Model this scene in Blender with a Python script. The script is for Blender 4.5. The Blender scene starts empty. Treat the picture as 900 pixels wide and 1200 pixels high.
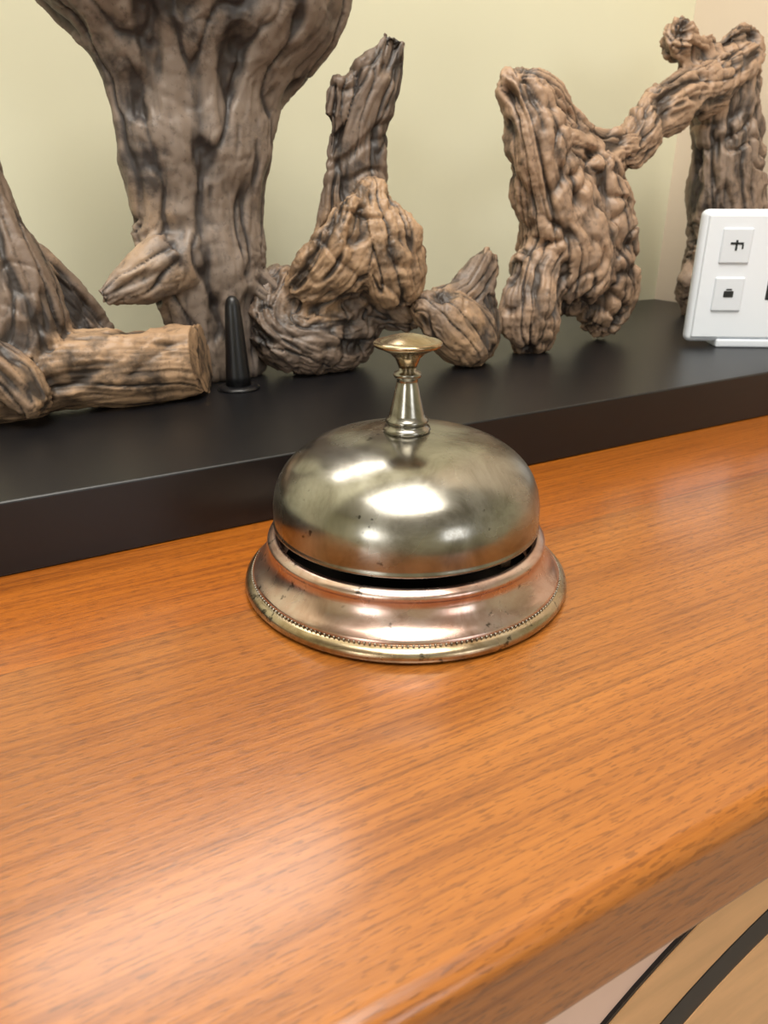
import bpy, math, random
from mathutils import Vector, noise, kdtree
S=0.01; TOP=1.0
def M(p): return Vector((p[0]*S,p[1]*S,TOP+p[2]*S))
C=bpy.context.scene.collection
# ---- node helpers
def mat(name):
    m=bpy.data.materials.new(name); m.use_nodes=True
    nt=m.node_tree; return m,nt,nt.nodes['Principled BSDF']
def nd(nt,t,**kw):
    n=nt.nodes.new(t)
    for k,v in kw.items():
        if hasattr(n,k): setattr(n,k,v)
        else: n.inputs[k.replace('_',' ')].default_value=v
    return n
def lk(nt,a,b): nt.links.new(a,b)
def ramp(nt,fac,stops,interp='LINEAR'):
    r=nt.nodes.new('ShaderNodeValToRGB'); r.color_ramp.interpolation=interp
    e=r.color_ramp.elements
    while len(e)<len(stops): e.new(0.5)
    for i,(p,c) in enumerate(stops):
        e[i].position=p; e[i].color=(c,c,c,1) if isinstance(c,(int,float)) else (*c,1)
    lk(nt,fac,r.inputs[0]); return r.outputs[0]
def mix(nt,f,a,b,mode='MIX'):
    m=nt.nodes.new('ShaderNodeMix'); m.data_type='RGBA'; m.blend_type=mode
    for i,v in ((0,f),(6,a),(7,b)):
        if hasattr(v,'links'): lk(nt,v,m.inputs[i])
        elif isinstance(v,(int,float)): m.inputs[i].default_value=v
        else: m.inputs[i].default_value=(*v,1)
    return m.outputs[2]
def noi(nt,vec,sc,scale=1,detail=4,rough=.55,dist=0):
    mp=nt.nodes.new('ShaderNodeMapping'); mp.inputs['Scale'].default_value=sc if not isinstance(sc,(int,float)) else (sc,)*3
    lk(nt,vec,mp.inputs[0])
    n=nt.nodes.new('ShaderNodeTexNoise'); n.inputs['Scale'].default_value=scale
    n.inputs['Detail'].default_value=detail; n.inputs['Roughness'].default_value=rough; n.inputs['Distortion'].default_value=dist
    lk(nt,mp.outputs[0],n.inputs['Vector']); return n.outputs[0]
def bump(nt,b,h,st,dist=.001):
    n=nt.nodes.new('ShaderNodeBump'); n.inputs['Strength'].default_value=st; n.inputs['Distance'].default_value=dist
    lk(nt,h,n.inputs['Height']); lk(nt,n.outputs[0],b.inputs['Normal']); return n
def srgb(r,g,b):
    f=lambda c:(c/255/12.92) if c/255<=.04045 else ((c/255+.055)/1.055)**2.4
    return (f(r),f(g),f(b))
def plain(name,col,rough=.5,metal=0,var=.08,sc=20,coat=0):
    m,nt,b=mat(name); tc=nd(nt,'ShaderNodeTexCoord').outputs['Object']
    n=noi(nt,tc,sc)
    lk(nt,mix(nt,n,[c*(1-var) for c in col],[min(1,c*(1+var)) for c in col]),b.inputs['Base Color'])
    b.inputs['Roughness'].default_value=rough; b.inputs['Metallic'].default_value=metal
    b.inputs['Coat Weight'].default_value=coat
    return m
# ---- mesh helpers (cm coordinates)
def obj(name,verts,faces,m,parent=None,smooth=False,origin=(0,0,0)):
    o0=M(origin); me=bpy.data.meshes.new(name)
    me.from_pydata([M(v)-o0 for v in verts],[],faces); me.update()
    if smooth:
        for p in me.polygons: p.use_smooth=True
    o=bpy.data.objects.new(name,me); C.objects.link(o)
    if m: me.materials.append(m)
    o.location=o0
    if parent: o.parent=parent; o.location=o0-parent.location
    return o
def empty(name,origin):
    e=bpy.data.objects.new(name,None); e.location=M(origin); e.empty_display_size=.02; C.objects.link(e); return e
def box(name,lo,hi,m,parent=None,bev=0,seg=3,origin=None):
    x0,y0,z0=lo;x1,y1,z1=hi
    v=[(x0,y0,z0),(x1,y0,z0),(x1,y1,z0),(x0,y1,z0),(x0,y0,z1),(x1,y0,z1),(x1,y1,z1),(x0,y1,z1)]
    f=[(0,3,2,1),(4,5,6,7),(0,1,5,4),(1,2,6,5),(2,3,7,6),(3,0,4,7)]
    o=obj(name,v,f,m,parent,origin=origin or ((x0+x1)/2,(y0+y1)/2,z0))
    if bev:
        b=o.modifiers.new('bevel','BEVEL'); b.width=bev*S; b.segments=seg
        for p in o.data.polygons: p.use_smooth=True
        o.modifiers.new('wn','WEIGHTED_NORMAL')
    return o
def revolve(name,prof,m,parent,n=128,c=(0,0)):
    v=[];f=[]
    for r,z in prof:
        for i in range(n):
            a=2*math.pi*i/n; v.append((c[0]+r*math.cos(a),c[1]+r*math.sin(a),z))
    for j in range(len(prof)-1):
        for i in range(n):
            k=(i+1)%n; f.append((j*n+i,j*n+k,(j+1)*n+k,(j+1)*n+i))
    f.append(tuple(range(n-1,-1,-1))); f.append(tuple((len(prof)-1)*n+i for i in range(n)))
    return obj(name,v,f,m,parent,True,(c[0],c[1],prof[0][1]))
def cr(P,sub):
    out=[]; n=len(P)
    for i in range(n-1):
        p0=P[max(i-1,0)];p1=P[i];p2=P[i+1];p3=P[min(i+2,n-1)]
        for k in range(sub):
            t=k/sub
            out.append(tuple(.5*((2*b)+(c-a)*t+(2*a-5*b+4*c-d)*t*t+(3*b-a-3*c+d)*t**3) for a,b,c,d in zip(p0,p1,p2,p3)))
    out.append(tuple(P[-1])); return out

# ================= materials
def wood_counter(name):
    m,nt,b=mat(name); tc=nd(nt,'ShaderNodeTexCoord').outputs['Object']
    sep=nd(nt,'ShaderNodeSeparateXYZ'); lk(nt,tc,sep.inputs[0])
    bands=noi(nt,tc,(2.2,38,38),1,5,.6,.6)
    fine=noi(nt,tc,(12,460,320),1,6,.7,.2)
    dash=noi(nt,tc,(190,1700,1000),1,2,.5)
    col=ramp(nt,bands,[(.3,srgb(118,64,20)),(.5,srgb(146,85,29)),(.7,srgb(166,102,40))])
    col=mix(nt,.45,col,ramp(nt,fine,[(.38,srgb(102,54,17)),(.55,srgb(166,102,40))]))
    d=ramp(nt,dash,[(.56,0),(.62,1)])
    dm=nd(nt,'ShaderNodeMath',operation='MULTIPLY'); lk(nt,d,dm.inputs[0]); dm.inputs[1].default_value=.45
    col=mix(nt,dm.outputs[0],col,srgb(74,38,13))
    st=nd(nt,'ShaderNodeMath',operation='ADD'); lk(nt,sep.outputs[1],st.inputs[0]); st.inputs[1].default_value=9.495
    dv=nd(nt,'ShaderNodeMath',operation='DIVIDE'); lk(nt,st.outputs[0],dv.inputs[0]); dv.inputs[1].default_value=.095
    fl=nd(nt,'ShaderNodeMath',operation='FLOOR'); lk(nt,dv.outputs[0],fl.inputs[0])
    wn=nd(nt,'ShaderNodeTexWhiteNoise',noise_dimensions='1D'); lk(nt,fl.outputs[0],wn.inputs['W'])
    hsv=nd(nt,'ShaderNodeHueSaturation'); lk(nt,col,hsv.inputs['Color'])
    mr=nd(nt,'ShaderNodeMapRange'); lk(nt,wn.outputs[0],mr.inputs[0]); mr.inputs[3].default_value=.94; mr.inputs[4].default_value=1.06
    lk(nt,mr.outputs[0],hsv.inputs['Value'])
    fr=nd(nt,'ShaderNodeMath',operation='FRACT'); lk(nt,dv.outputs[0],fr.inputs[0])
    seam=ramp(nt,fr.outputs[0],[(0,.5),(.006,0),(.994,0),(1,.5)])
    rear=nd(nt,'ShaderNodeMath',operation='GREATER_THAN'); lk(nt,sep.outputs[1],rear.inputs[0]); rear.inputs[1].default_value=.005
    hc=mix(nt,rear.outputs[0],hsv.outputs[0],mix(nt,1.0,hsv.outputs[0],(1.04,.9,.52),'MULTIPLY'))
    lk(nt,mix(nt,seam,hc,srgb(74,38,13)),b.inputs['Base Color'])
    lk(nt,ramp(nt,fine,[(.3,.36),(.7,.27)]),b.inputs['Roughness'])
    b.inputs['Coat Weight'].default_value=.6; b.inputs['Coat Roughness'].default_value=.19
    bump(nt,b,dash,.3,.0003)
    return m
WOOD=wood_counter('varnished_teak')
PALE=plain('pale_oak',srgb(214,166,118),.45,0,.35,(14,30,60))
BLACK=plain('black_lacquer',srgb(11,11,14),.38,0,.25,60)
WALL=plain('cream_paint',srgb(216,213,186),.75,0,.03,6)
WALL2=plain('beige_paint',srgb(218,202,184),.75,0,.03,6)
CEIL=plain('white_paint',srgb(225,223,216),.8,0,.02,6)
FLOOR=plain('floor_tile',srgb(160,148,138),.4,0,.15,8)
def metal(name,c1,c2,c3,r0,r1,spots=.62,stain=(.03,.025,.02)):
    m,nt,b=mat(name); tc=nd(nt,'ShaderNodeTexCoord').outputs['Object']
    n1=noi(nt,tc,45,1,6,.68,.6); n2=noi(nt,tc,30,1,5,.6,.8); n3=noi(nt,tc,260,1,3,.6)
    col=ramp(nt,n1,[(.35,c1),(.5,c2),(.66,c3)])
    sp=nd(nt,'ShaderNodeMath',operation='MULTIPLY'); lk(nt,n3,sp.inputs[0]); lk(nt,n1,sp.inputs[1])
    col=mix(nt,ramp(nt,sp.outputs[0],[(spots*.57,0),(spots*.57+.05,.8)]),col,stain)
    lk(nt,col,b.inputs['Base Color']); b.inputs['Metallic'].default_value=1
    lk(nt,ramp(nt,n2,[(.38,r0),(.62,r1)]),b.inputs['Roughness'])
    bump(nt,b,n1,.12,.0004)
    return m
NICKEL=metal('tarnished_nickel',srgb(124,120,110),srgb(153,150,141),srgb(170,168,160),.2,.33,.64)
BASEM=metal('worn_copper_nickel',srgb(176,142,126),srgb(204,176,164),srgb(214,196,188),.22,.34)
BRASS=metal('worn_silver_brass',srgb(132,112,86),srgb(172,154,126),srgb(192,180,158),.22,.34,.6)
DARK=plain('dark_interior',srgb(20,15,12),.6)

# ================= room
box('floor',(-300,-400,-110),(250,40,-100),FLOOR)
box('ceiling',(-300,-400,180),(250,40,190),CEIL)
box('wall_back',(-300,37,-100),(250,47,180),WALL)
box('wall_return',(54,-15,-100),(64,37,180),WALL2)
box('wall_right',(250,-400,-100),(260,37,180),WALL)
def wall_win(name,axis,pos,a0,a1,w0,w1,z0,z1,m,idx):
    th=10
    def bx(n,p0,p1,q0,q1):
        if axis=='x': return (pos-th,p0,q0),(pos,p1,q1)
        return (p0,pos-th,q0),(p1,pos,q1)
    def build(nm,L,mm):
        vs=[];fs=[]
        for (p0,p1,q0,q1) in L:
            lo,hi=bx('',p0,p1,q0,q1); b=len(vs)
            x0,y0,zz0=lo;x1,y1,zz1=hi
            vs+=[(x0,y0,zz0),(x1,y0,zz0),(x1,y1,zz0),(x0,y1,zz0),(x0,y0,zz1),(x1,y0,zz1),(x1,y1,zz1),(x0,y1,zz1)]
            fs.extend([tuple(i+b for i in f) for f in [(0,3,2,1),(4,5,6,7),(0,1,5,4),(1,2,6,5),(2,3,7,6),(3,0,4,7)]])
        obj(nm,vs,fs,mm)
    build(name,((a0,w0,-100,180),(w1,a1,-100,180),(w0,w1,-100,z0),(w0,w1,z1,180)),m)
    t=5; mid=(w0+w1)/2
    build('window_%d'%idx,((w0,w0+t,z0,z1),(w1-t,w1,z0,z1),(w0,w1,z0,z0+t),(w0,w1,z1-t,z1),(mid-2,mid+2,z0,z1)),CEIL)
wall_win('wall_left','x',-300,-400,37,-260,-150,30,120,WALL,1)
wall_win('wall_front','y',-400,-300,250,0,140,20,140,WALL,2)
def area(name,loc,rot,sx,sy,e,col):
    l=bpy.data.lights.new(name,'AREA'); l.shape='RECTANGLE'; l.size=sx; l.size_y=sy; l.energy=e; l.color=col
    o=bpy.data.objects.new(name,l); o.location=M(loc); o.rotation_euler=rot; C.objects.link(o); return o
area('daylight_left',(-309,-205,75),(0,math.radians(-90),0),.9,1.1,36,(1,.98,.95))
area('daylight_front',(70,-409,80),(math.radians(90),0,0),1.4,1.2,26,(.96,.97,1))
area('ceiling_lamp',(-30,-60,178),(0,0,0),1.2,1.2,60,(1,.955,.88))
sc=empty('added_wash_lamp',(-4,34,52))  # added, unseen lamp that washes the wall and puts sheen on the counter
box('wash_lamp_backplate',(-22,35.5,43),(14,37,61),CEIL,sc,bev=.3)
box('wash_lamp_lid',(-22,30,60),(14,35.5,61),CEIL,sc,bev=.2)
l=area('added_wash_light',(-4,34.8,52),(math.radians(-72),0,0),.34,.15,1.8,(1,.95,.88))
w=bpy.data.worlds.new('w'); bpy.context.scene.world=w; w.use_nodes=True
w.node_tree.nodes['Background'].inputs[0].default_value=(.8,.9,1,1); w.node_tree.nodes['Background'].inputs[1].default_value=.4

# ================= counter
cnt=empty('wooden_counter',(0,0,0))
box('counter_top',(-90,-14.2,-3.5),(53.8,36.8,0),WOOD,cnt,bev=.6,seg=6,origin=(0,0,0))
PINK=plain('panel_laminate',srgb(228,194,178),.5)
box('front_panel',(-85,-9.8,-100),(53.5,-7.8,-3.5),PINK,cnt)
def ring(name,cx,cz,r0,r1,y0,y1,m,par,n=120):
    v=[];f=[]
    for (r,y) in ((r0,y1),(r0,y0),(r1,y0),(r1,y1)):
        for i in range(n):
            a=2*math.pi*i/n; v.append((cx+r*math.cos(a),y,cz+r*math.sin(a)))
    for j in range(4):
        for i in range(n):
            k=(i+1)%n; jj=(j+1)%4; f.append((j*n+i,j*n+k,jj*n+k,jj*n+i))
    return obj(name,v,f,m,par,False,(cx,y0,cz))
ring('medallion_outer_ring',20,-38,24.5,28.3,-10.0,-9.7,PALE,cnt)
ring('medallion_groove',20,-38,22.6,24.5,-10.05,-9.7,BLACK,cnt)
ring('medallion_edge',20,-38,28.3,28.5,-9.95,-9.7,BLACK,cnt)
ring('medallion_disc',20,-38,.1,22.6,-10.1,-9.7,PALE,cnt)

# ================= plinth
box('black_display_plinth',(-70,7.4,0),(53.5,36.6,3),BLACK,None,bev=.12,seg=3)

# ================= bell
bell=empty('service_bell',(0,0,0))
revolve('base_flange',[(5.2,0.02),(5.85,.02),(5.98,.12),(6.02,.25),(5.98,.4),(5.86,.5),(5.72,.56),(5.6,.56)],BRASS,bell)
revolve('base_body',[(5.5,.5),(5.7,.56),(5.72,.64),(5.66,.74),(5.5,.86),(5.34,1.02),(5.2,1.22),(5.1,1.45),(5.05,1.66),(5.08,1.74),(5.12,1.8),(5.1,1.92),(5.02,2.0),(4.92,2.06),(4.84,2.1),(4.76,2.08),(4.7,2.0),(4.68,1.2),(4.6,.7),(4.3,.6)],BASEM,bell)
revolve('base_floor',[(4.75,.5),(4.75,.7),(.5,.75)],DARK,bell)
def beads(name,R,z,r,n,m):
    v=[];f=[]
    for i in range(n):
        a=2*math.pi*i/n; cx,cy=R*math.cos(a),R*math.sin(a); b=len(v)
        for (x,y,zz) in ((1,0,0),(-1,0,0),(0,1,0),(0,-1,0),(0,0,1),(0,0,-1)): v.append((cx+x*r,cy+y*r,z+zz*r))
        f+=[(b+p,b+q,b+s) for p,q,s in ((0,2,4),(2,1,4),(1,3,4),(3,0,4),(2,0,5),(1,2,5),(3,1,5),(0,3,5))]
    o=obj(name,v,f,m,bell,True); 
    s=o.modifiers.new('s','SUBSURF'); s.levels=1; s.render_levels=1
beads('upper_beading',5.08,1.85,.07,190,NICKEL)
beads('lower_beading',5.74,.6,.075,210,NICKEL)
prof=[(4.78,2.44),(4.85,2.47),(4.86,2.54),(4.82,2.6),(4.83,3.0),(4.8,3.4),(4.69,3.85),(4.46,4.32),(4.08,4.75),(3.56,5.12),(2.95,5.4),(2.2,5.6),(1.4,5.72),(.7,5.78)]
p2=cr(prof[3:],4)
revolve('dome',[(4.68,2.46)]+prof[:3]+p2+[(.3,5.78)],NICKEL,bell,160)
revolve('dome_inside',[(.3,5.6)]+[(r-.12,z-.12) for r,z in reversed(prof[4:])]+[(4.7,2.45)],DARK,bell,96)
revolve('post',[(.8,5.76),(.84,5.84),(.8,5.94),(.68,5.99),(.7,6.07),(.76,6.14),(.72,6.24),(.64,6.3),(.62,6.42),(.55,6.7),(.48,7.0),(.42,7.3),(.37,7.5),(.36,7.64),(.46,7.68),(.49,7.76),(.46,7.84),(.3,7.9),(.3,8.1)],NICKEL,bell,64)
revolve('centre_shaft',[(.3,.7),(.3,5.7)],DARK,bell,24)
revolve('button',[(.28,7.95),(.36,8.15),(.44,8.34),(.62,8.5),(.95,8.66),(1.12,8.72),(1.18,8.78),(1.17,8.85),(1.1,8.9),(.98,8.9),(.9,8.93),(.7,9.02),(.4,9.1),(.1,9.13),(.01,9.13)],BRASS,bell,96)
box('striker_arm',(1.2,-4.2,1.9),(1.6,0,2.15),BRASS,bell)

# ================= driftwood (world cm: x, y, z, radius along each limb)
def driftwood(name,chains,mt,vox,amp,knot=.3,cuts=(),seed=0,holes=(),alf=.8,smooth=6,flute=1.0,rough=1.0):
    vs=[];fs=[];st=[]
    for ci,ch in enumerate(chains):
        df=ch[0]; tn=ch[1]; P=ch[2]; af=ch[3] if len(ch)>3 else alf
        L=sum((Vector(P[i+1][:3])-Vector(P[i][:3])).length for i in range(len(P)-1))/(len(P)-1)
        Q=cr(P,max(3,int(L/.22)))
        s_=0
        for i,(x,y,z,r) in enumerate(Q):
            a=Q[max(i-1,0)];c=Q[min(i+1,len(Q)-1)]
            d=Vector((c[0]-a[0],c[1]-a[1],c[2]-a[2])).normalized()
            if i: s_+=(Vector(Q[i][:3])-Vector(Q[i-1][:3])).length
            st.append((Vector((x,y,z)),d,tn,r,s_,ci))
            sd_=d.cross(Vector((0,1,0)))
            sd_=sd_.normalized() if sd_.length>.2 else Vector((1,0,0))
            dp=sd_.cross(d).normalized()
            al=min(r*.8,max(.6,af*r))
            b=len(vs); nu,nv=32,9
            for j in range(nv+1):
                th=math.pi*j/nv
                for k in range(nu):
                    ph=2*math.pi*k/nu
                    o=sd_*(r*math.sin(th)*math.cos(ph))+dp*(r*df*math.sin(th)*math.sin(ph))+d*(al*math.cos(th))
                    vs.append((x+o.x,y+o.y,z+o.z))
            for j in range(nv):
                for k in range(nu):
                    kk=(k+1)%nu; fs.append((b+j*nu+k,b+(j+1)*nu+k,b+(j+1)*nu+kk,b+j*nu+kk))
    t=obj('tmp',vs,fs,None)
    rm=t.modifiers.new('r','REMESH'); rm.mode='VOXEL'; rm.voxel_size=vox*S
    sm=t.modifiers.new('s','SMOOTH'); sm.factor=.5; sm.iterations=smooth
    dg=bpy.context.evaluated_depsgraph_get(); me=bpy.data.meshes.new_from_object(t.evaluated_get(dg))
    bpy.data.objects.remove(t)
    kd=kdtree.KDTree(len(st))
    for i,s in enumerate(st): kd.insert(s[0],i)
    kd.balance()
    org=Vector((st[0][0].x,st[0][0].y,3))
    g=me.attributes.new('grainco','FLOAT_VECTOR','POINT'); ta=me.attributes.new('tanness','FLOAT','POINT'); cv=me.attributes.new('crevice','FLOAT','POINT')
    norms=[v.normal.copy() for v in me.vertices]; sd=Vector((seed*17.3,seed*5.1,seed*9.7))
    newp=[]
    for i,v in enumerate(me.vertices):
        q=v.co/S
        nn=kd.find_n(q,20)
        D=Vector((0,0,0)); A=Vector((0,0,0)); T=0;Wt=0;R_=0;s_=0;W2=0
        c0=min(nn,key=lambda n:n[2]-st[n[1]][3]*.7); c0=st[c0[1]][5]
        for co,ix,ds in nn:
            wt=1/(ds*ds+1.5); T+=st[ix][2]*wt; W2+=wt
            if st[ix][5]!=c0: continue
            dr=st[ix][1]; D+=dr*wt; A+=co*wt; R_+=st[ix][3]*wt; s_+=st[ix][4]*wt; Wt+=wt
        D.normalize(); A/=Wt; R_/=Wt; s_/=Wt; T/=W2
        off=q-A; al_=off.dot(D); off=off-D*al_
        off=off*(2.6/max(.8,R_))**.6
        gv=off+Vector((.31,.2,1)).normalized()*((s_+al_)*.13)+Vector((c0*3.1,c0*1.7,0))
        wv=noise.noise_vector(q*.22+sd)
        gw=gv+.35*wv+.08*noise.noise_vector(q*.9-sd)
        n1=noise.noise(q*.16+sd)+.5*noise.noise(q*.33-sd)
        n2=max(0,1-abs(noise.noise(gw*.8+sd))*7)                  # long cracks
        n2b=max(0,1-abs(noise.noise(gw*2.1-sd))*5)                # fine checks
        n3=noise.fractal(gw*1.2+sd,.8,2,4)                        # flutes
        n4=noise.noise(gv*.4+q*.3-sd)
        n5=max(0,1-abs(noise.noise(q*.26+sd+1.6*wv))*4)           # folds
        n6=noise.fractal(q*.8+sd,.85,2,4)                         # chips and lumps
        n7=noise.noise(q*.45+gw*.9-sd)
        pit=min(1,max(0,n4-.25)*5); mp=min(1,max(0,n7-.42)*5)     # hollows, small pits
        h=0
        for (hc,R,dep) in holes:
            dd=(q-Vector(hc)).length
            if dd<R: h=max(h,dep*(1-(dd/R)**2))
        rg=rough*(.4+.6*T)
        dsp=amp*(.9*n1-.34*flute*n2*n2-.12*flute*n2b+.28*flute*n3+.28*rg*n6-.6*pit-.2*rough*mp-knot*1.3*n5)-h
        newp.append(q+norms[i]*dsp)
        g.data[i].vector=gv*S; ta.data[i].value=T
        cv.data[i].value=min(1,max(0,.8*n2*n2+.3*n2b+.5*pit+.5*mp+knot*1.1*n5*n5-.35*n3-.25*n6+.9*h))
    for i,v in enumerate(me.vertices):
        q=newp[i]
        for (pt,nm) in cuts:
            n_=Vector(nm).normalized(); k=(q-Vector(pt)).dot(n_)
            if k>0: q=q-n_*k*.95
        if q.z<3.0: q.z=3.0
        v.co=M(q)-M(org)
    for pl in me.polygons: pl.use_smooth=True
    me.name=name; o=bpy.data.objects.new(name,me); o.location=M(org); C.objects.link(o); me.materials.append(mt); return o
def driftmat(name,g0,g1,g2,t0,t1,t2,dark,stain=.56):
    m,nt,b=mat(name)
    at=nd(nt,'ShaderNodeAttribute',attribute_name='grainco'); gc=at.outputs['Vector']
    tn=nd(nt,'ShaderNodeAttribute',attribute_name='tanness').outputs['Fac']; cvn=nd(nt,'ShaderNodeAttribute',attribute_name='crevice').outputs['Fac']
    tc=nd(nt,'ShaderNodeTexCoord').outputs['Object']
    n1=noi(nt,gc,190,1,8,.76,.3); n2=noi(nt,gc,600,1,5,.68,.2); n3=noi(nt,tc,26,1,7,.66,.3); n4=noi(nt,tc,30,1,5,.6); n5=noi(nt,tc,300,1,3,.6)
    gr=ramp(nt,n1,[(.38,g0),(.5,g1),(.62,g2)]); tr=ramp(nt,n1,[(.38,t0),(.5,t1),(.62,t2)])
    a=nd(nt,'ShaderNodeMath',operation='ADD'); lk(nt,tn,a.inputs[0]); lk(nt,n4,a.inputs[1])
    col=mix(nt,ramp(nt,a.outputs[0],[(.76,0),(1.02,1)]),gr,tr)
    col=mix(nt,ramp(nt,n2,[(.38,.6),(.5,0)]),col,dark)
    col=mix(nt,ramp(nt,n5,[(.3,.4),(.42,0)]),col,dark)
    col=mix(nt,ramp(nt,n3,[(stain,0),(stain+.12,.8)]),col,dark)
    col=mix(nt,ramp(nt,cvn,[(.12,0),(.7,.9)]),col,dark)  # weathering plus occlusion shade painted into cracks, pits, folds and holes
    lk(nt,col,b.inputs['Base Color']); b.inputs['Roughness'].default_value=.5
    ad=nd(nt,'ShaderNodeMath',operation='ADD'); lk(nt,n1,ad.inputs[0]); lk(nt,n2,ad.inputs[1])
    bump(nt,b,ad.outputs[0],.9,.0018)
    return m
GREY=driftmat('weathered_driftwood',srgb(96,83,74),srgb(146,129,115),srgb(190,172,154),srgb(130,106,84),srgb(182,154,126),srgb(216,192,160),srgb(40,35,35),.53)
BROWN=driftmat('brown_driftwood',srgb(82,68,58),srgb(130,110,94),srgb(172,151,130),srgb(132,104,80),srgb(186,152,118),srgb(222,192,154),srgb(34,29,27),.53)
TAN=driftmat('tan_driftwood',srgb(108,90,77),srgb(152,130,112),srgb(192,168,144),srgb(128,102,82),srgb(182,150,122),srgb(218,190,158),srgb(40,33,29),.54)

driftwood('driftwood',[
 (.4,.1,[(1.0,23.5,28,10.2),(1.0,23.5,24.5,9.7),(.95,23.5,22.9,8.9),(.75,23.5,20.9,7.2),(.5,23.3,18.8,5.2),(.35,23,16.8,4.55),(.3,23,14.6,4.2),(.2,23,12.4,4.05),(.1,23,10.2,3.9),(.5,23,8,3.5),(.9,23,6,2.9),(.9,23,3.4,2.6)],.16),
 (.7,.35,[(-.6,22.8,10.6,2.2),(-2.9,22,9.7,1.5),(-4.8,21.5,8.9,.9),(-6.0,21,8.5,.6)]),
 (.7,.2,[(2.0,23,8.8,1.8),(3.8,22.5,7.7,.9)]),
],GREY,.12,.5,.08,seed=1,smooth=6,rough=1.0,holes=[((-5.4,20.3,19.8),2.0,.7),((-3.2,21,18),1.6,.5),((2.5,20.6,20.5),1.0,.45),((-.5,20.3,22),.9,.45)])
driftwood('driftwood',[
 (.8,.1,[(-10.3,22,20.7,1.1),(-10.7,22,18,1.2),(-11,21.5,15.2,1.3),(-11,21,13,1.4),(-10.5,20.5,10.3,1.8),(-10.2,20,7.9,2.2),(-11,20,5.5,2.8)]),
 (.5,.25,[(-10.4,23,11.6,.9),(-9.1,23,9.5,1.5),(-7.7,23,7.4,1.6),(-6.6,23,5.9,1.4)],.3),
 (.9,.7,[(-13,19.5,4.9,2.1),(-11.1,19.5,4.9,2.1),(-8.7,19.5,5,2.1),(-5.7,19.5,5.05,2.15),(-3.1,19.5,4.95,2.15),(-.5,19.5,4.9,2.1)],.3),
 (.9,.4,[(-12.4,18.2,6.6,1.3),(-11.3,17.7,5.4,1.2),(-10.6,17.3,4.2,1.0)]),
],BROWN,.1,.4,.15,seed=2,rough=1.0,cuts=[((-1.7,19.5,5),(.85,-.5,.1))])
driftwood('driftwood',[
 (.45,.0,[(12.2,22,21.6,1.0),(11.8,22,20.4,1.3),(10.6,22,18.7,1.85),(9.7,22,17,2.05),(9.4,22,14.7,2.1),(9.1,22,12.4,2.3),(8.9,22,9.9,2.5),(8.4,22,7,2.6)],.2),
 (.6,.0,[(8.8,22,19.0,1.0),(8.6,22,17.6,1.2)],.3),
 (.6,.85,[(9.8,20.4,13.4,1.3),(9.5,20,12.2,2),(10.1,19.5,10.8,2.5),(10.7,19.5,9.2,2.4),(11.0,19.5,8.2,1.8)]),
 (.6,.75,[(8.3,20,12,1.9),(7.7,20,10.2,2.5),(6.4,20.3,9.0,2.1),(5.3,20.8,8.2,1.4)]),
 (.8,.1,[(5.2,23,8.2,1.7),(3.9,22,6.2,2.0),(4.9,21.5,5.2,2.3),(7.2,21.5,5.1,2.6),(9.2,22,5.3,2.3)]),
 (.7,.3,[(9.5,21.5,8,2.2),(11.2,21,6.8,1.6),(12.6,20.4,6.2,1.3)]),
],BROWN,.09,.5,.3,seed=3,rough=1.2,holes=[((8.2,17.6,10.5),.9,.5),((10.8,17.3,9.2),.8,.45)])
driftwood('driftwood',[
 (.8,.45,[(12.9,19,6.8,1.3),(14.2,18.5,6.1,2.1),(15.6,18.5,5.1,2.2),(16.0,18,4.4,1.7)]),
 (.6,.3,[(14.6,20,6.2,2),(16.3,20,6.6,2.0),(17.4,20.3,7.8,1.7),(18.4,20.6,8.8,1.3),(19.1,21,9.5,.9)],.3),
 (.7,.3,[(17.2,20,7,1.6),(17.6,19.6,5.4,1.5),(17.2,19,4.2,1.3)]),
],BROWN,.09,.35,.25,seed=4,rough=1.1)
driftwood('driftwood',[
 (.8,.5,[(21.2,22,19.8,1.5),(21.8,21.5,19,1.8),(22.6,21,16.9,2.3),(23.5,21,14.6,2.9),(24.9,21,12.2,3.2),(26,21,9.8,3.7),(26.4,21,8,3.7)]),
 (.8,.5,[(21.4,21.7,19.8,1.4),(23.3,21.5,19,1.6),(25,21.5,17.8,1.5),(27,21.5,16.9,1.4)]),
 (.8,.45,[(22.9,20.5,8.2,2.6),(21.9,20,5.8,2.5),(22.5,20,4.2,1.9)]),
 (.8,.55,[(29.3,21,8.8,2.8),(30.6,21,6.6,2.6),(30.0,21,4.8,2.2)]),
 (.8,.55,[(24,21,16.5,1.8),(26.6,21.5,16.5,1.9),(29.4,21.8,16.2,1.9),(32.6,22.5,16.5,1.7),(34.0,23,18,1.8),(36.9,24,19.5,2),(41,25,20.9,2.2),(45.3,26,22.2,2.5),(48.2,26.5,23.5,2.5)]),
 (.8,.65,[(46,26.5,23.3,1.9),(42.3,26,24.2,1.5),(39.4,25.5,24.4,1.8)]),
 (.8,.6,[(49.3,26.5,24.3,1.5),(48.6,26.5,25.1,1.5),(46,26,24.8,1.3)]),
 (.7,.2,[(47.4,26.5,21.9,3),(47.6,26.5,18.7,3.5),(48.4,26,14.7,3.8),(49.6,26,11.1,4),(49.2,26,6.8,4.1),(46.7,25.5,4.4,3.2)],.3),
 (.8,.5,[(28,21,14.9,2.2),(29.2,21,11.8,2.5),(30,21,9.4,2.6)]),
],TAN,.11,.6,.42,seed=5,rough=1.1,holes=[((38.6,24.0,25),1.2,1.0),((48.4,25.2,25.5),.9,.8),((25.9,18.4,5.2),1.6,.9),((25.2,18.5,17.5),1.0,.5),((24.5,18,13),.9,.5)])

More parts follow.
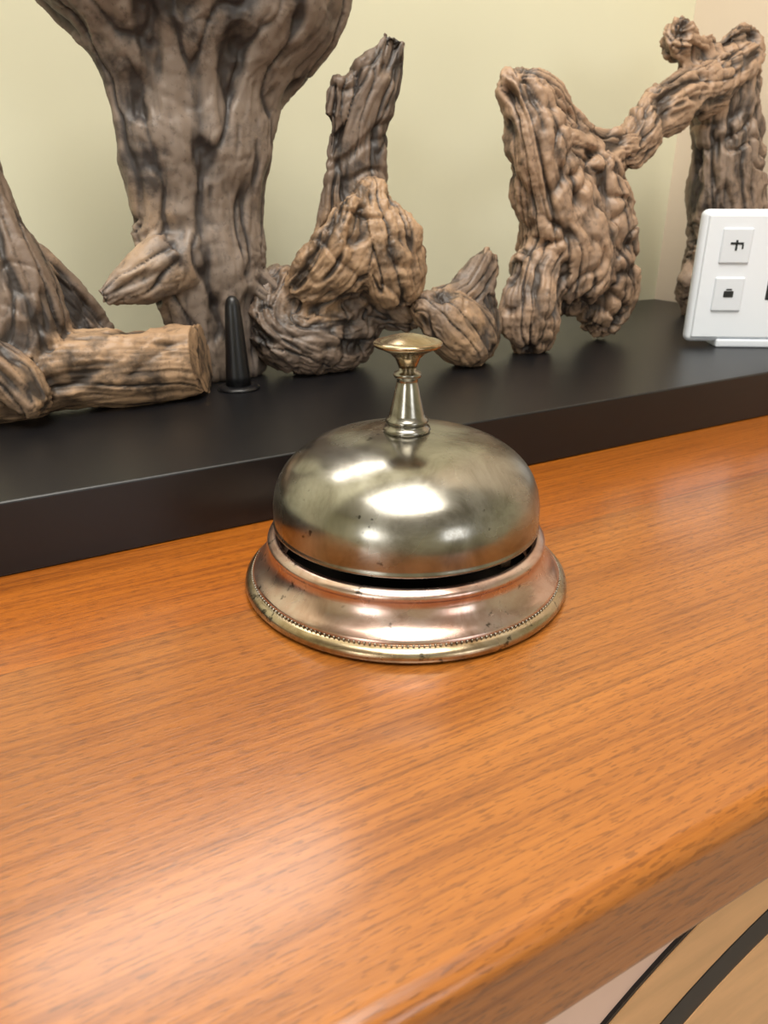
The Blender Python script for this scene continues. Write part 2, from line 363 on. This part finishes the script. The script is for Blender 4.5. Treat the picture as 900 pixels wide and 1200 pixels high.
# peg
peg=empty('display_pin',(.5,19.8,3))
revolve('pin_disc',[(1.2,3.0),(1.23,3.08),(1.15,3.18),(.7,3.25)],BLACK,peg,48,(.5,19.8))
revolve('pin_cone',[(.74,3.2),(.7,3.8),(.6,5.2),(.5,6.8),(.43,7.7),(.34,8.02),(.2,8.2),(.05,8.25)],BLACK,peg,48,(.5,19.8))

# ================= thermostat
WH=plain('white_plastic',srgb(222,228,236),.35,0,.01,30); GL=plain('dark_screen',srgb(35,38,42),.15)
BT=plain('button_plastic',srgb(212,218,226),.4,0,.01,30)
th=empty('digital_thermostat',(33.8,16,3)); 
def tb(name,x0,x1,z0,z1,y0,y1,m,bev):
    o=box(name,(33.8+x0,16+y0,3+z0),(33.8+x1,16+y1,3+z1),m,th,bev=bev,seg=4); return o
tb('body',0,13,.35,9.5,0,1.1,WH,.45)
tb('foot',2.2,11,0,.6,-.2,2.0,BT,.15)
tb('front_plate',.35,12.65,.7,9.15,-.15,.1,WH,.12)
tb('screen',5.1,11.8,3.4,8.2,-.2,.05,GL,.1)
tb('button_upper',1.4,3.5,5.9,8.3,-.28,0,BT,.2)
tb('button_lower',1.4,3.5,2.6,5.0,-.28,0,BT,.2)
tb('tap_icon_spout',2.0,2.9,7.2,7.35,-.32,-.2,GL,.02)
tb('tap_icon_stem',2.35,2.5,6.8,7.5,-.32,-.2,GL,.02)
tb('tap_icon_drop',2.8,2.92,6.9,7.2,-.32,-.2,GL,.02)
tb('lock_icon_body',2.1,2.8,3.6,4.05,-.32,-.2,GL,.05)
tb('lock_icon_bar',2.25,2.65,4.1,4.2,-.32,-.2,GL,.02)
th.rotation_euler=(0,0,math.radians(-33))

# ================= camera
cam=bpy.data.cameras.new('camera'); co=bpy.data.objects.new('camera',cam); C.objects.link(co)
co.location=M((-13.02,-21.47,13.4)); co.rotation_euler=(math.radians(90-23.2),0,math.radians(-29.4))
cam.sensor_fit='VERTICAL'; cam.sensor_height=36; cam.lens=26; cam.clip_start=.01
cam.dof.use_dof=True; cam.dof.focus_distance=.28; cam.dof.aperture_fstop=24
bpy.context.scene.camera=co
bpy.context.scene.view_settings.view_transform='Standard'
